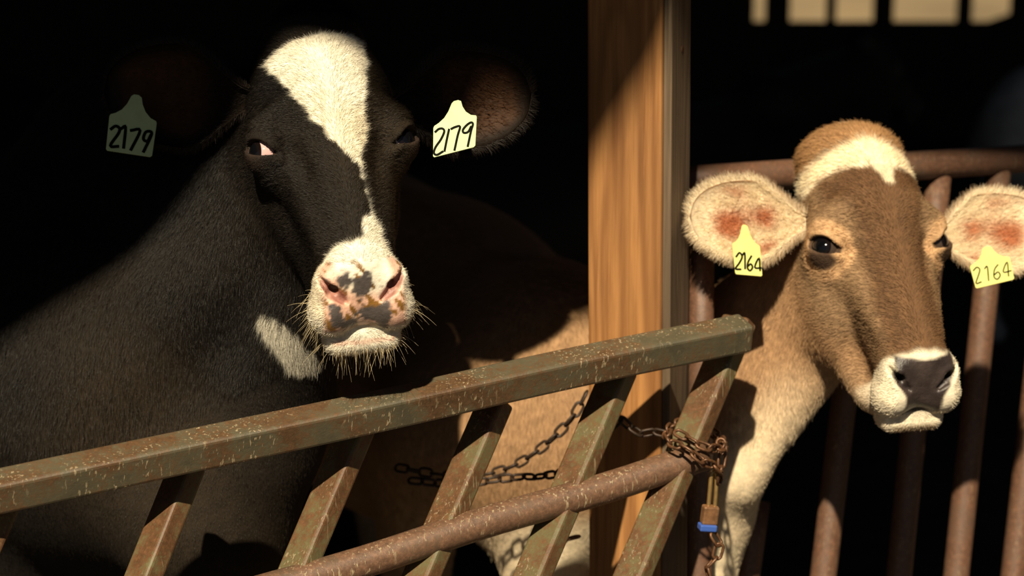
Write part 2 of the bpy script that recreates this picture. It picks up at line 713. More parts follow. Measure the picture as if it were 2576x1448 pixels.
def ear(parent, base, tip, face, width, cup, coatf, mat, furmat, nfur, furlen, furrad=.00035, inner_long=0.0, lower=0.5):
    """a cupped leaf from base to tip, opening towards `face`"""
    base, tip, face = [np.asarray(v, float) for v in (base, tip, face)]
    A = tip - base
    L = np.linalg.norm(A)
    A /= L
    Fv = face - A * (face @ A)
    Fv /= np.linalg.norm(Fv)
    S = np.cross(A, Fv)
    if S[2] < 0: S = -S                      # S points to the upper edge
    nu, nv = 34, 21
    T = np.linspace(0, 1, nu)
    U = np.linspace(-1, 1, nv)
    def pt(t, u):
        w = width * (0.17 + 0.83 * step(t, -.02, .46)) * np.sqrt(np.clip(1 - np.clip((t - .42) / .58, 0, 1) ** 2.4, 0, 1)) * 0.5
        w = np.where(t > .999, .002, w)
        bend = 0.10 * L * np.sin(np.pi * t)
        uu = np.where(u < 0, u * (1 + lower * .0), u)
        depth = cup * w * (1 - uu * uu) * (1 - .35 * t)
        roll = np.where(t < .35, (.35 - t) / .35, 0)
        ang = uu * (1 + .5 * roll)
        return (base + A * (L * t)[..., None] + S * (w * np.sin(ang * 1.35) / np.sin(1.35 * 1.0))[..., None]
                - Fv * (depth + 0.0 * bend)[..., None])
    tt, uu = np.meshgrid(T, U, indexing='ij')
    Vf = pt(tt, uu)
    dt = np.gradient(Vf, axis=0)
    du = np.gradient(Vf, axis=1)
    N = np.cross(dt, du)
    N /= np.linalg.norm(N, axis=2)[..., None] + 1e-9
    if (N.reshape(-1, 3) @ Fv).mean() < 0: N = -N
    th = (.0045 * (1 - .6 * tt))[..., None]
    Vb = Vf - N * th
    V = np.concatenate([Vf.reshape(-1, 3), Vb.reshape(-1, 3)])
    n = nu * nv
    F = []
    for i in range(nu - 1):
        for j in range(nv - 1):
            a, b_, c, d = i * nv + j, i * nv + j + 1, (i + 1) * nv + j + 1, (i + 1) * nv + j
            F += [(a, b_, c, d), (n + d, n + c, n + b_, n + a)]
    rim = [i * nv for i in range(nu)] + [(nu - 1) * nv + j for j in range(1, nv)] + [i * nv + nv - 1 for i in range(nu - 2, -1, -1)] + [j for j in range(nv - 2, 0, -1)]
    for k in range(len(rim)):
        a, b_ = rim[k], rim[(k + 1) % len(rim)]
        F.append((b_, a, n + a, n + b_))
    F = np.array(F)
    NN = np.concatenate([N.reshape(-1, 3), -N.reshape(-1, 3)])
    C = coatf(np.concatenate([tt.ravel(), tt.ravel()]), np.concatenate([uu.ravel(), uu.ravel()]), np.concatenate([np.ones(n), np.zeros(n)]))
    me = mesh_from('ear', V, F)
    a = me.attributes.new('coat', 'FLOAT_COLOR', 'POINT')
    a.data.foreach_set('color', np.c_[C, np.ones(len(C))].astype(np.float32).ravel())
    o = link('ear', me, mat, parent)
    # fur: short all over, longer at the rim and inside
    w = np.ones(len(V))
    edge = np.concatenate([np.abs(uu).ravel() ** 6, np.abs(uu).ravel() ** 6])
    w = 0.6 + 2.2 * edge
    R_, RN, RC, f = sample(V, F, NN, C, w, nfur)
    E = edge[F[f]].mean(1)
    tq = np.concatenate([tt.ravel(), tt.ravel()])[F[f]].mean(1)
    uq = np.concatenate([uu.ravel(), uu.ravel()])[F[f]].mean(1)
    out = S[None] * np.sign(uq)[:, None] * (np.abs(uq) ** 2)[:, None] + A[None] * (0.35 + tq[:, None] ** 3)
    d = RN * .35 + out * .9 + rng.normal(size=(nfur, 3)) * .22
    d /= np.linalg.norm(d, axis=1)[:, None]
    ln = furlen * (0.5 + .7 * rng.random(nfur)) * (0.8 + .5 * E)
    ins = (f < len(F)) & ((RN @ Fv) > 0) & (np.abs(uq) < .75) & (tq < .7)
    ln = np.where(ins, ln * (1 + inner_long), ln)
    hair('ear_fur', o, furmat, R_, d, ln, furrad, RC * (0.8 + .4 * rng.random((nfur, 1))))
    return o, pt


TAG_OUT = [(0.02, 0.0), (0.05, -.03), (0.95, -.03), (0.99, 0.0), (1.0, .62), (.98, .66), (.86, .70), (.74, .80), (.66, .93), (.62, 1.06), (.55, 1.10), (.45, 1.10), (.40, 1.06), (.33, .90), (.24, .78), (.12, .70), (0.02, .66), (0.0, .62)]


def ear_tag(parent, bl, br, tl, mat, inkmat, strokes, width, outline=TAG_OUT, label=None):
    """flat plastic ear tag; bl, br, tl are the world positions of its lower left, lower right and upper left corners"""
    bl, br, tl = [np.asarray(v, float) for v in (bl, br, tl)]
    U, V = br - bl, (tl - bl) / .62
    N = np.cross(U, V)
    N /= np.linalg.norm(N)
    if N[1] > 0: N = -N
    n = len(outline)
    fr = [bl + U * u + V * v + N * .001 for u, v in outline]
    bk = [p - N * .002 for p in fr]
    mb = MB().add(fr + bk, [tuple(range(n)), tuple(range(2 * n - 1, n - 1, -1))] + [(i, (i + 1) % n, n + (i + 1) % n, n + i) for i in range(n)])
    o = mb.build('ear_tag', mat, parent, bevel=.0004)
    if label: o['label'] = label
    for st in strokes:
        P3 = [bl + U * u + V * v + N * .0016 for u, v in st]
        m = MB()
        k = len(P3)
        vs = []
        for i, p in enumerate(P3):
            t = (P3[min(i + 1, k - 1)] - P3[max(i - 1, 0)])
            t /= np.linalg.norm(t)
            s = np.cross(t, N) * width
            e = t * width * (.6 if i == k - 1 else -.6 if i == 0 else 0)
            vs += [p + s + e, p - s + e, p - s * .9 + e - N * .001, p + s * .9 + e - N * .001]
        fs = []
        for i in range(k - 1):
            a, b_ = i * 4, i * 4 + 4
            fs += [(a, a + 1, b_ + 1, b_), (a + 1, a + 2, b_ + 2, b_ + 1), (a + 3, a, b_, b_ + 3)]
        fs += [(0, 3, 2, 1), (4 * k - 4, 4 * k - 3, 4 * k - 2, 4 * k - 1)]
        d = m.add(vs, fs).build('digit', inkmat, o)
    return o


def curve_pts(p, n=5):
    """Catmull-Rom through the points"""
    p = [np.array(q, float) for q in p]
    p = [2 * p[0] - p[1]] + p + [2 * p[-1] - p[-2]]
    out = []
    for i in range(1, len(p) - 2):
        for k in range(n):
            t = k / n
            a, b, c, d = p[i - 1], p[i], p[i + 1], p[i + 2]
            out.append(0.5 * (2 * b + (c - a) * t + (2 * a - 5 * b + 4 * c - d) * t * t + (3 * b - a - 3 * c + d) * t ** 3))
    out.append(p[-2])
    return out


# ------------------------------------------------------------------ materials of the barn
def mat_wood(name, light, dark, zscale=1.0, grain=1.0):
    t = NT(name)
    v = t.coords((14 * grain, 14 * grain, .9 * zscale))
    w = t.coords((4.5 * grain, 4.5 * grain, .30 * zscale))
    n1 = t.noise(w, 2.2, 2, .4, .5)
    rings = t.math('SINE', t.math('MULTIPLY', n1, 75.0))
    rings = t.math('ADD', t.math('MULTIPLY', rings, .5), .5)
    fine = t.noise(t.coords((90 * grain, 90 * grain, 3 * zscale)), 1.0, 6, .7)
    mid = tuple(a * .5 + b * .5 for a, b in zip(light, dark))
    c = t.ramp(rings, [(0.0, mid), (0.5, light), (1.0, tuple(min(1, a * 1.12) for a in light))])
    c = t.mix(t.ramp(fine, [(.42, (0, 0, 0)), (.72, (.85, .85, .85))]), c, dark)
    big = t.noise(t.coords((4, 4, 1.2)), 1.4, 3)
    c = t.mix(1.0, c, t.ramp(big, [(0.3, (.75, .72, .70)), (0.65, (1.08, 1.06, 1.0))]), 'MULTIPLY')
    t.l(c, t.b.inputs['Base Color'])
    t.b.inputs['Roughness'].default_value = .72
    t.bump(t.math('ADD', t.math('MULTIPLY', rings, .5), fine), .45, .002)
    return t.m


def mat_gate(name, green, rust, paint=.5, streak=1.0, sdir=(0, 0, 0), seed=0.0):
    """worn green paint on rusting steel with pale scratches and bits of dry chaff"""
    t = NT(name)
    base = t.coords()
    n1 = t.noise(base, 14, 6, .65)
    n2 = t.noise(base, 120, 6, .75)
    m = t.math('ADD', t.math('MULTIPLY', n1, .65), t.math('MULTIPLY', n2, .35))
    mk = t.ramp(m, [(paint - .06, (1, 1, 1)), (paint + .05, (0, 0, 0))])
    rc = t.ramp(n2, [(.3, tuple(x * .45 for x in rust)), (.55, rust), (.75, tuple(min(1, x * 1.7) for x in rust))])
    gc = t.ramp(n1, [(.35, tuple(x * .7 for x in green)), (.65, tuple(x * 1.35 for x in green))])
    c = t.mix(mk, rc, gc)
    # scratches across the tube
    sv = t.coords((230, 230, 26), sdir)
    s = t.noise(sv, 1.0, 2, .5, .2)
    big = t.noise(base, 9, 2)
    sm = t.math('MULTIPLY', t.ramp(s, [(.60, (0, 0, 0)), (.67, (1, 1, 1))]), t.ramp(big, [(.44, (0, 0, 0)), (.58, (1, 1, 1))]))
    c = t.mix(t.math('MULTIPLY', sm, .75 * streak), c, (.42, .33, .20))
    t.l(c, t.b.inputs['Base Color'])
    t.b.inputs['Roughness'].default_value = .5
    t.b.inputs['Specular IOR Level'].default_value = .5
    t.bump(t.math('ADD', n2, t.math('MULTIPLY', sm, .6)), .5, .0015)
    return t.m


M_POST = mat_wood('orange_post_wood', (.42, .20, .065), (.20, .075, .018), 1.0, 1.0)
M_GREYW = mat_wood('weathered_grey_wood', (.19, .135, .085), (.085, .055, .032), 1.0, 1.5)
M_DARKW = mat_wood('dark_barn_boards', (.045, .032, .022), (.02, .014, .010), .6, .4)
M_RAIL = mat_gate('worn_green_steel', (.108, .093, .056), (.105, .056, .026), .50, 1.0, (0, math.radians(15), 0))
M_BAR = mat_gate('green_and_rust_steel', (.155, .135, .062), (.125, .060, .026), .48, .7, (0, math.radians(-25), 0))
M_PIPE = mat_gate('rusted_pipe', (.14, .09, .055), (.155, .082, .048), .42, 1.0, (0, math.radians(12), 0))
M_FENCE = mat_gate('brown_fence_pipe', (.15, .085, .055), (.14, .068, .04), .45, .35)
M_CHAIN = plain('rusty_chain_steel', (.12, .055, .025), .45, .4, .5, 120)
M_CHAIN_D = plain('dark_chain_steel', (.035, .020, .012), .5, .3, .4, 120)
M_BRASS = plain('tarnished_shackle', (.42, .27, .10), .3, .7, .2, 60)
M_LOCK = plain('rusty_lock_body', (.24, .12, .055), .5, .3, .35, 80)
M_BLUE = plain('blue_bumper', (.045, .11, .42), .45)
M_FLOOR = plain('dark_mud_floor', (.030, .024, .018), .9, 0, .4, 6)
M_FIELD = plain('dry_grass_field', (.22, .16, .085), .9, 0, .25, .5)
M_ROOF = plain('dark_roof_sheet', (.03, .028, .027), .8, 0, .2, 3)


def structure(o):
    o['kind'] = 'structure'
    return o


# ------------------------------------------------------------------ the barn
structure(MB().box((0, 5.5, -.10), (9, 10.5, .10)).build('floor', M_FLOOR))
structure(MB().box((0, 60, -.32), (80, 43.8, .12)).build('ground', M_FIELD))
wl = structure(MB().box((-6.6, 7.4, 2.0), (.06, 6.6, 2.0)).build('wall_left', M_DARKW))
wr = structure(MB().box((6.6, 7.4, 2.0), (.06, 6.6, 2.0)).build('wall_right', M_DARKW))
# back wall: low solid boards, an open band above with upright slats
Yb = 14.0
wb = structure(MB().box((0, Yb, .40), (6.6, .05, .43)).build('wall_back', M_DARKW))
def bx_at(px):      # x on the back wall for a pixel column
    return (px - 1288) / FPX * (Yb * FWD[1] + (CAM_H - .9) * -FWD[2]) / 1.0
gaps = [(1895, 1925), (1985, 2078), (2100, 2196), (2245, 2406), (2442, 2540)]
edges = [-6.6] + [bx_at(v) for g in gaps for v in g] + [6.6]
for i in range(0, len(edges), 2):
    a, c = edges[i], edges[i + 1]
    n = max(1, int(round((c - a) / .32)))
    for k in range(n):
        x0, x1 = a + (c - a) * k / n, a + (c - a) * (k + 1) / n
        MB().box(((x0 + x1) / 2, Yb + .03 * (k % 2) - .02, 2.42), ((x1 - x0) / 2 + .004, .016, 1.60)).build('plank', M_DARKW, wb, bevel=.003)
MB().box((bx_at(2500), Yb - .06, .80), (.14, .02, .05), np.array([[math.cos(.35), 0, -math.sin(.35)], [0, 1, 0], [math.sin(.35), 0, math.cos(.35)]])).build('gap_board', M_DARKW, wb)  # added board, makes the last bright gap's lower edge slope
# unseen overhead sheets, added for shade: front edge bent to place the slanting shadow
RX = [(-7.2, 1.9), (-1.60, 3.41), (-1.20, 3.65), (-.82, 3.90), (-.72, 4.04), (-.60, 4.03), (-.55, 3.87), (-.48, 3.88), (-.42, 4.02), (-.33, 3.97), (-.17, 4.16), (-.03, 4.46), (.6, 4.62), (3.6, 6.4), (7.2, 4.4)]
ry0, ry1 = .9, 14.4
for (x0, z0), (x1, z1) in zip(RX[:-1], RX[1:]):
    v = [(x0, ry0, z0), (x1, ry0, z1), (x1, ry1, z1), (x0, ry1, z0)]
    structure(MB().add(v + [(a, b_, c + .05) for a, b_, c in v], [(0, 1, 2, 3), (7, 6, 5, 4), (0, 4, 5, 1), (1, 5, 6, 2), (2, 6, 7, 3), (3, 7, 4, 0)]).build('shade_roof', M_ROOF))

# ------------------------------------------------------------------ the post
def rotz(a):
    return np.array([[math.cos(a), -math.sin(a), 0], [math.sin(a), math.cos(a), 0], [0, 0, 1.0]])
pc = at(1584, 700, 3.325)
ps = .0628
pw = math.radians(-19.5)
post = empty('timber_post', (pc[0], pc[1], 0))
tag(post, 'square orange brown timber post crossed by a slanting shadow', 'post')
R = rotz(pw)
lean = np.array([[1, 0, -.011], [0, 1, 0], [0, 0, 1]])
mb = MB()
nz = 24
hs = np.linspace(0, 3.98, nz)
for (sx, sy) in ():
    pass
mb.box((pc[0] - .0115 * 0, pc[1], 2.0), (ps, ps, 2.0), lean @ R)
po = mb.build('timber', M_POST, post, bevel=.005)
# weathered board nailed on the right-hand side
off = R @ np.array([ps + .007, .004, 0])
mb = MB().box((pc[0] + off[0], pc[1] + off[1], 2.0), (.007, ps - .003, 2.0), lean @ R)
sb = mb.build('side_board', M_GREYW, post, bevel=.002)
sb['label'] = 'weathered grey side board'
nl = pc + lean @ R @ np.array([ps + .015, .01, 0])
nl[2] = at(1660, 110, 3.325)[2]
MB().tube([nl, nl + R @ np.array([.004, 0, 0])], .006, 10).build('nail_head', M_CHAIN, post, True)

# ------------------------------------------------------------------ the gate
gA, gB = at(-330, 1306, 2.69), at(1876, 834, 3.2)
gate = empty('cattle_gate', tuple((gA + gB) / 2 * np.array([1, 1, 0])))
tag(gate, 'worn green and rusty steel gate with slanted bars in front of the cows', 'gate')
gd = (gB - gA) / np.linalg.norm(gB - gA)
nf = np.cross(gd, (0, 0, 1.0))
nf /= np.linalg.norm(nf)                    # towards the camera
up0 = np.cross(nf, gd) * -1
up0 = up0 if up0[2] > 0 else -up0
ra = math.radians(15)
upn = up0 * math.cos(ra) + nf * math.sin(ra)
nfn = nf * math.cos(ra) - up0 * math.sin(ra)
Lg = np.linalg.norm(gB - gA)
mb = MB()
h_ = .0245
nseg = 40
vs, fs = [], []
for i in range(nseg + 1):
    t = i / nseg
    c = gA + gd * Lg * t + upn * .0012 * math.sin(9 * t + 1) + nfn * .001 * math.sin(14 * t)
    tilt = 0.0 if i < nseg else .035
    for (a, b_) in ((1, 1), (-1, 1), (-1, -1), (1, -1)):
        vs.append(c + nfn * h_ * a + upn * h_ * b_ + gd * (tilt if b_ < 0 and False else 0))
for i in range(nseg):
    for k in range(4):
        fs.append((i * 4 + k, i * 4 + (k + 1) % 4, (i + 1) * 4 + (k + 1) % 4, (i + 1) * 4 + k))
fs += [(3, 2, 1, 0), tuple(nseg * 4 + k for k in range(4))]
mb.add(vs, fs).build('top_rail', M_RAIL, gate, bevel=.006, seg=3)
# lower pipe, bottom pipe
lB, lA = at(1768, 1149, 3.185), at(-330, 1790, 2.72)
pts = [lA + (lB - lA) * t + np.array([0, 0, .002]) * math.sin(20 * t) for t in np.linspace(0, 1, 30)]
MB().tube(pts, .0245, 20).build('lower_pipe', M_PIPE, gate, True)
def gplane(px, py, extra=0.0):
    return at(px, py, 2.77 + .43 * px / 1876 + extra)
BARS = [((1832, 872), (1708, 1168)), ((1536, 985), (1425, 1246)), ((1222, 1070), (1108, 1336)), ((872, 1140), (742, 1448)), ((452, 1222), (362, 1448)), ((-8, 1302), (-66, 1436))]
ENDS = []
def bar(top, bot, name='slant_bar'):
    a, b_ = gplane(*top, .050), gplane(*bot, .015)
    d = b_ - a
    b_ = a + d * ((a[2] - .26) / (a[2] - b_[2]))
    ENDS.append(b_)
    a = a - d * .24
    d = d / np.linalg.norm(d)
    f = np.array([-math.sin(math.radians(42)), -math.cos(math.radians(42)), .1])
    f = f - d * (f @ d)
    f /= np.linalg.norm(f)
    s = np.cross(d, f)
    mb = MB().box((a + b_) / 2, (.0265, .0165, np.linalg.norm(b_ - a) / 2), np.stack([s, f, d], 1))
    return mb.build(name, M_BAR, gate, bevel=.006, seg=3)
for top, bot in BARS:
    bar(top, bot)
eA, eB = gplane(-330, 1306), gplane(-330, 1306) * np.array([1, 1, 0]) + np.array([0, 0, .05])
MB().tube([eA, eB], .026, 14).build('end_upright', M_BAR, gate, True)
p0, p1 = ENDS[-1], ENDS[0]
u = (p1 - p0) / np.linalg.norm(p1 - p0)
MB().tube([p0 - u * .45, p1 + u * .30], .024, 14).build('bottom_pipe', M_PIPE, gate, True)

# ------------------------------------------------------------------ fence behind, seen to the right
fence = empty('pipe_fence', (1.0, 4.1, 0))
tag(fence, 'brown rusty pipe fence with near upright bars behind the tan cow', 'fence')
def fpt(px, py):
    return at(px, py, 3.54 + (px - 1715) / 861 * .34)
r0, r1 = fpt(1700, 458), fpt(2760, 386)
MB().tube([r0 + (r1 - r0) * t for t in np.linspace(0, 1, 12)], .0275, 18).build('fence_rail', M_FENCE, fence, True)
for top, bot in (((1917, 1268), (1893, 1440)), ((2190, 430), (2072, 1440)), ((2362, 430), (2262, 1440)), ((2512, 420), (2406, 1440)), ((2668, 400), (2566, 1300))):
    a, b_ = fpt(*top), fpt(*bot)
    if top[1] > 1000:           # the short bar in the gap where the cow reaches through
        a, b_ = a + FWD * .07, b_ + FWD * .07
    d = b_ - a
    k = (a[2] - .02) / (a[2] - b_[2])
    MB().tube([a + d * k * t for t in np.linspace(0, 1, 10)], .0245, 16).build('fence_bar', M_FENCE, fence, True)
ub = empty('steel_upright', tuple(at(1758, 780, 3.365) * np.array([1, 1, 0])))
tag(ub, 'rusty steel pipe upright beside the timber post', 'pipe')
a, b_ = at(1766, 590, 3.385), at(1763, 990, 3.385)
d = b_ - a
k = (a[2] - .0) / (a[2] - b_[2])
MB().tube([a + d * k * t for t in np.linspace(0, 1, 8)], .0215, 16).build('pipe', M_FENCE, ub, True)
MB().tube([a - d / np.linalg.norm(d) * .012, a + d / np.linalg.norm(d) * .012], .024, 16).build('end_cap', M_FENCE, ub, True)


# ------------------------------------------------------------------ chains and padlock
def link_mesh(L=.030, W=.019, r=.0024):
    pts = []
    for k in range(20):
        a = 2 * math.pi * k / 20
        x, y = math.cos(a), math.sin(a)
        pts.append(np.array([(W / 2 - r) * y, 0, (W / 2 - r) * x + (L - W) / 2 * (1 if x > 1e-6 else -1 if x < -1e-6 else 0)]))
    mb = MB().tube(pts, r, 8, closed=True)
    return mesh_from('chain_link', np.array(mb.v), mb.f, True)


def chain(path, mat, label, size=1.0, name='chain', roll0=.5):
    """links laid one by one along a path"""
    p = [np.asarray(q, float) for q in curve_pts(path, 12)]
    seg = np.linalg.norm(np.diff(p, axis=0), axis=1)
    cum = np.r_[0, np.cumsum(seg)]
    pitch = .0222 * size
    root = empty(name, tuple(p[0]))
    tag(root, label, 'chain')
    me = link_mesh(.030 * size, .019 * size, .0025 * size)
    me.materials.append(mat)
    n = int(cum[-1] / pitch)
    P_ = np.stack([np.interp(np.arange(n + 1) * pitch, cum, np.array(p)[:, i]) for i in range(3)], 1)
    for i in range(n):
        t = P_[i + 1] - P_[i]
        c = (P_[i] + P_[i + 1]) / 2
        q = Vector(t).to_track_quat('Z', 'Y')
        q = q @ Matrix.Rotation(math.pi / 2 * (i % 2) + roll0 + random.uniform(-.25, .25), 3, 'Z').to_quaternion()
        o = bpy.data.objects.new('chain_link', me)
        COL.objects.link(o)
        o.parent = root
        o.matrix_parent_inverse = Matrix.Translation(-Vector(root.location))
        o.location = Vector(c)
        o.rotation_euler = q.to_euler()
    return root


chain([at(1476, 985, 3.33), at(1440, 1050, 3.33), at(1370, 1120, 3.34), at(1290, 1172, 3.36), at(1200, 1196, 3.38), at(1100, 1192, 3.40), at(980, 1172, 3.43)], M_CHAIN_D,
      'dark chain draped from the post down to the left in front of the tan flank')
chain([at(1030, 1208, 3.36), at(1150, 1216, 3.35), at(1290, 1200, 3.33), at(1400, 1190, 3.28), at(1500, 1120, 3.235), at(1560, 1052, 3.225), at(1600, 1090, 3.225), at(1650, 1085, 3.225), at(1700, 1100, 3.225)], M_CHAIN_D,
      'dark chain running level behind the slanted bars to the timber post')
cw = [at(1700, 1085, 3.155), at(1735, 1105, 3.140), at(1778, 1126, 3.128), at(1820, 1124, 3.175), at(1800, 1092, 3.26), at(1740, 1060, 3.27), at(1685, 1075, 3.20), at(1680, 1108, 3.15), at(1725, 1128, 3.125), at(1768, 1160, 3.122), at(1808, 1178, 3.14), at(1810, 1215, 3.16)]
chain(cw, M_CHAIN, 'rust brown chain wrapped round the end of the gate')
cw2 = [at(1812, 1105, 3.175), at(1818, 1140, 3.17), at(1812, 1180, 3.165), at(1800, 1212, 3.16)]
chain(cw2, M_CHAIN, 'short rusty chain tail hanging above the padlock')
chain([at(1792, 1340, 3.155), at(1812, 1375, 3.155), at(1800, 1405, 3.155), at(1778, 1425, 3.155), at(1788, 1470, 3.155), at(1792, 1560, 3.16)], M_CHAIN, 'chain end hanging below the blue padlock')
chain([at(1392, 1348, 3.30), at(1430, 1356, 3.30), at(1476, 1340, 3.29)], M_CHAIN, 'short rusty chain crossing the sunlit pale leg', roll0=1.2)
lk = empty('padlock', tuple(at(1785, 1300, 3.155)))
tag(lk, 'long shackled padlock with rusty body and blue bottom hanging from the gate chain', 'padlock')
sp = [at(1781, 1290, 3.155), at(1785, 1240, 3.155), at(1789, 1200, 3.155), at(1795, 1186, 3.155), at(1802, 1196, 3.157), at(1801, 1240, 3.157), at(1797, 1290, 3.157)]
MB().tube(curve_pts(sp, 4), .0034, 12).build('shackle', M_BRASS, lk, True)
MB().box(at(1785, 1294, 3.156), (.0128, .009, .0150), rotz(.2) @ np.array([[1, 0, .12], [0, 1, 0], [-.12, 0, 1]])).build('lock_body', M_LOCK, lk, bevel=.003)
MB().box(at(1779, 1325, 3.156), (.0138, .0098, .0052), rotz(.2) @ np.array([[1, 0, .12], [0, 1, 0], [-.12, 0, 1]])).build('bumper', M_BLUE, lk, bevel=.002)['label'] = 'blue plastic bottom'

# ------------------------------------------------------------------ materials in use
M_COAT_B = mat_coat('black_coat', .85)
M_COAT_T = mat_coat('brown_coat', .8)
M_FUR_B = mat_fur('black_fur', .42, .32)
M_FUR_T = mat_fur('brown_fur', .5, .3)
M_EAR_B = mat_coat('dark_ear_skin', .6, trans=.25)
M_EAR_T = mat_coat('pale_ear_skin', .6, trans=.35)
M_EYE_B = mat_eye('dark_cow_eye', (.006, .004, .004), (.62, .40, .38))
M_EYE_T = mat_eye('brown_cow_eye', (.006, .004, .004), (.06, .04, .03))
M_TAG_G = plain('pale_green_tag', (.50, .62, .31), .45, noise=.06, scale=60)
M_TAG_Y = plain('yellow_tag', (.72, .68, .20), .45, noise=.08, scale=60)
M_INK = plain('dark_marker_ink', (.006, .006, .004), .9)
M_INK.node_tree.nodes['Principled BSDF'].inputs['Specular IOR Level'].default_value = .1

# ------------------------------------------------------------------ the black and white cow
FUR = 1.0
cowB = empty('cow', (-.95, 4.0, 0))
tag(cowB, 'black cow with white blaze and pink spotted muzzle looking over the gate', 'cow')
bB = Body(head_frame(14, 44, 3), at(835, 258, 2.93), 0.985)
build_head(bB, 'black')
hw = bB.world
w_ = lambda *a: np.array(a, float)
CH = at(330, 1010, 3.42)
NB0, NB1, NB2 = hw((0, -.15, .09)), hw((0, -.20, -.01)), at(470, 620, 3.42)
bB.add(s_cone(NB0, at(330, 430, 3.75), .095, .19), .05, 'w')
bB.add(s_cone(NB1, CH, .085, .25), .05, 'w')
bB.add(s_cone(hw((0, -.17, .04)), at(330, 760, 3.6), .11, .24), .05, 'w')
bB.add(s_cone(hw((0, -.165, -.12)), at(640, 1060, 3.22), .035, .10), .05, 'w')      # throat to dewlap
bB.add(s_cone(at(650, 1010, 3.24), at(520, 1300, 3.26), .11, .15), .08, 'w')          # brisket
BX = w_(-1.25, 4.55, 1.0)
bB.add(s_cone(w_(CH[0] - .05, CH[1] + .1, 1.0), BX, .33, .37), .12, 'w')
bB.add(s_cone(BX, w_(-1.75, 5.5, 1.05), .37, .30), .12, 'w')
bB.add(s_cone(at(330, 430, 3.85), w_(-1.75, 5.5, 1.22), .12, .14), .15, 'w')
ax_ = np.array([-.48, .88, 0]); sd_ = np.array([.88, .48, 0])
for s in (-1, 1):
    f0 = w_(CH[0], CH[1], 0) + ax_ * .12 + sd_ * .16 * s
    bB.add(s_cone(f0 + w_(0, 0, .85), f0 + w_(0, 0, .45), .13, .065), .06, 'w')
    bB.add(s_cone(f0 + w_(0, 0, .45), f0 + w_(0, -.01, .12), .055, .042), .03, 'w')
    bB.add(s_cone(f0 + w_(0, -.01, .12), f0 + w_(.02, -.04, .045), .046, .055), .03, 'w')
    r0 = w_(-1.75, 5.5, 0) + sd_ * .17 * s
    bB.add(s_cone(r0 + w_(0, 0, .95), r0 + w_(.08, -.12, .62), .20, .11), .08, 'w')
    bB.add(s_cone(r0 + w_(.08, -.12, .62), r0 + w_(-.07, .12, .50), .09, .055), .04, 'w')
    bB.add(s_cone(r0 + w_(-.07, .12, .50), r0 + w_(-.03, .07, .12), .055, .042), .03, 'w')
    bB.add(s_cone(r0 + w_(-.03, .07, .12), r0 + w_(0, .02, .045), .046, .055), .03, 'w')

WHITE, BLACK, PINK, GREY = w_(.84, .78, .64), w_(.011, .008, .0056), w_(.72, .38, .27), w_(.085, .07, .065)
BLAZE_PX = [(662, 165), (700, 125), (760, 95), (830, 82), (915, 92), (924, 160), (916, 260), (926, 330), (908, 385), (918, 450), (935, 520), (962, 590), (978, 625), (990, 650),
            (985, 700), (960, 800), (920, 800), (880, 700), (888, 650), (895, 622), (912, 590), (912, 555), (930, 535),
            (925, 500), (905, 420), (885, 395), (850, 365), (790, 305), (735, 235), (685, 185)]
SPOTS_PX = [(870, 702, 13), (915, 718, 24), (905, 716, 17), (925, 733, 11), (938, 780, 23), (955, 785, 25), (962, 805, 18), (925, 785, 16), (850, 800, 22), (868, 818, 20), (885, 805, 14), (840, 790, 14), (968, 815, 12), (818, 708, 9), (814, 722, 8), (985, 718, 5), (960, 720, 5)]
BLAZE = [bB.hit(x, y, 2.3, 3.06) for x, y in BLAZE_PX]
BLAZE2 = [(p[0], p[2]) for p in BLAZE]
SPOTS = [(bB.hit(x, y, 2.3, 3.06), r / 1720.0) for x, y, r in SPOTS_PX]
TROAT_PX = [(650, 795), (690, 815), (735, 850), (752, 880), (790, 900), (800, 925), (760, 940), (735, 925), (715, 890), (680, 850)]
_tp = rng.uniform((645, 790), (805, 945), (900, 2))
TROAT = [bB.world(bB.hit(x, y)) for x, y in _tp[poly_dist(_tp, TROAT_PX) < 0]]


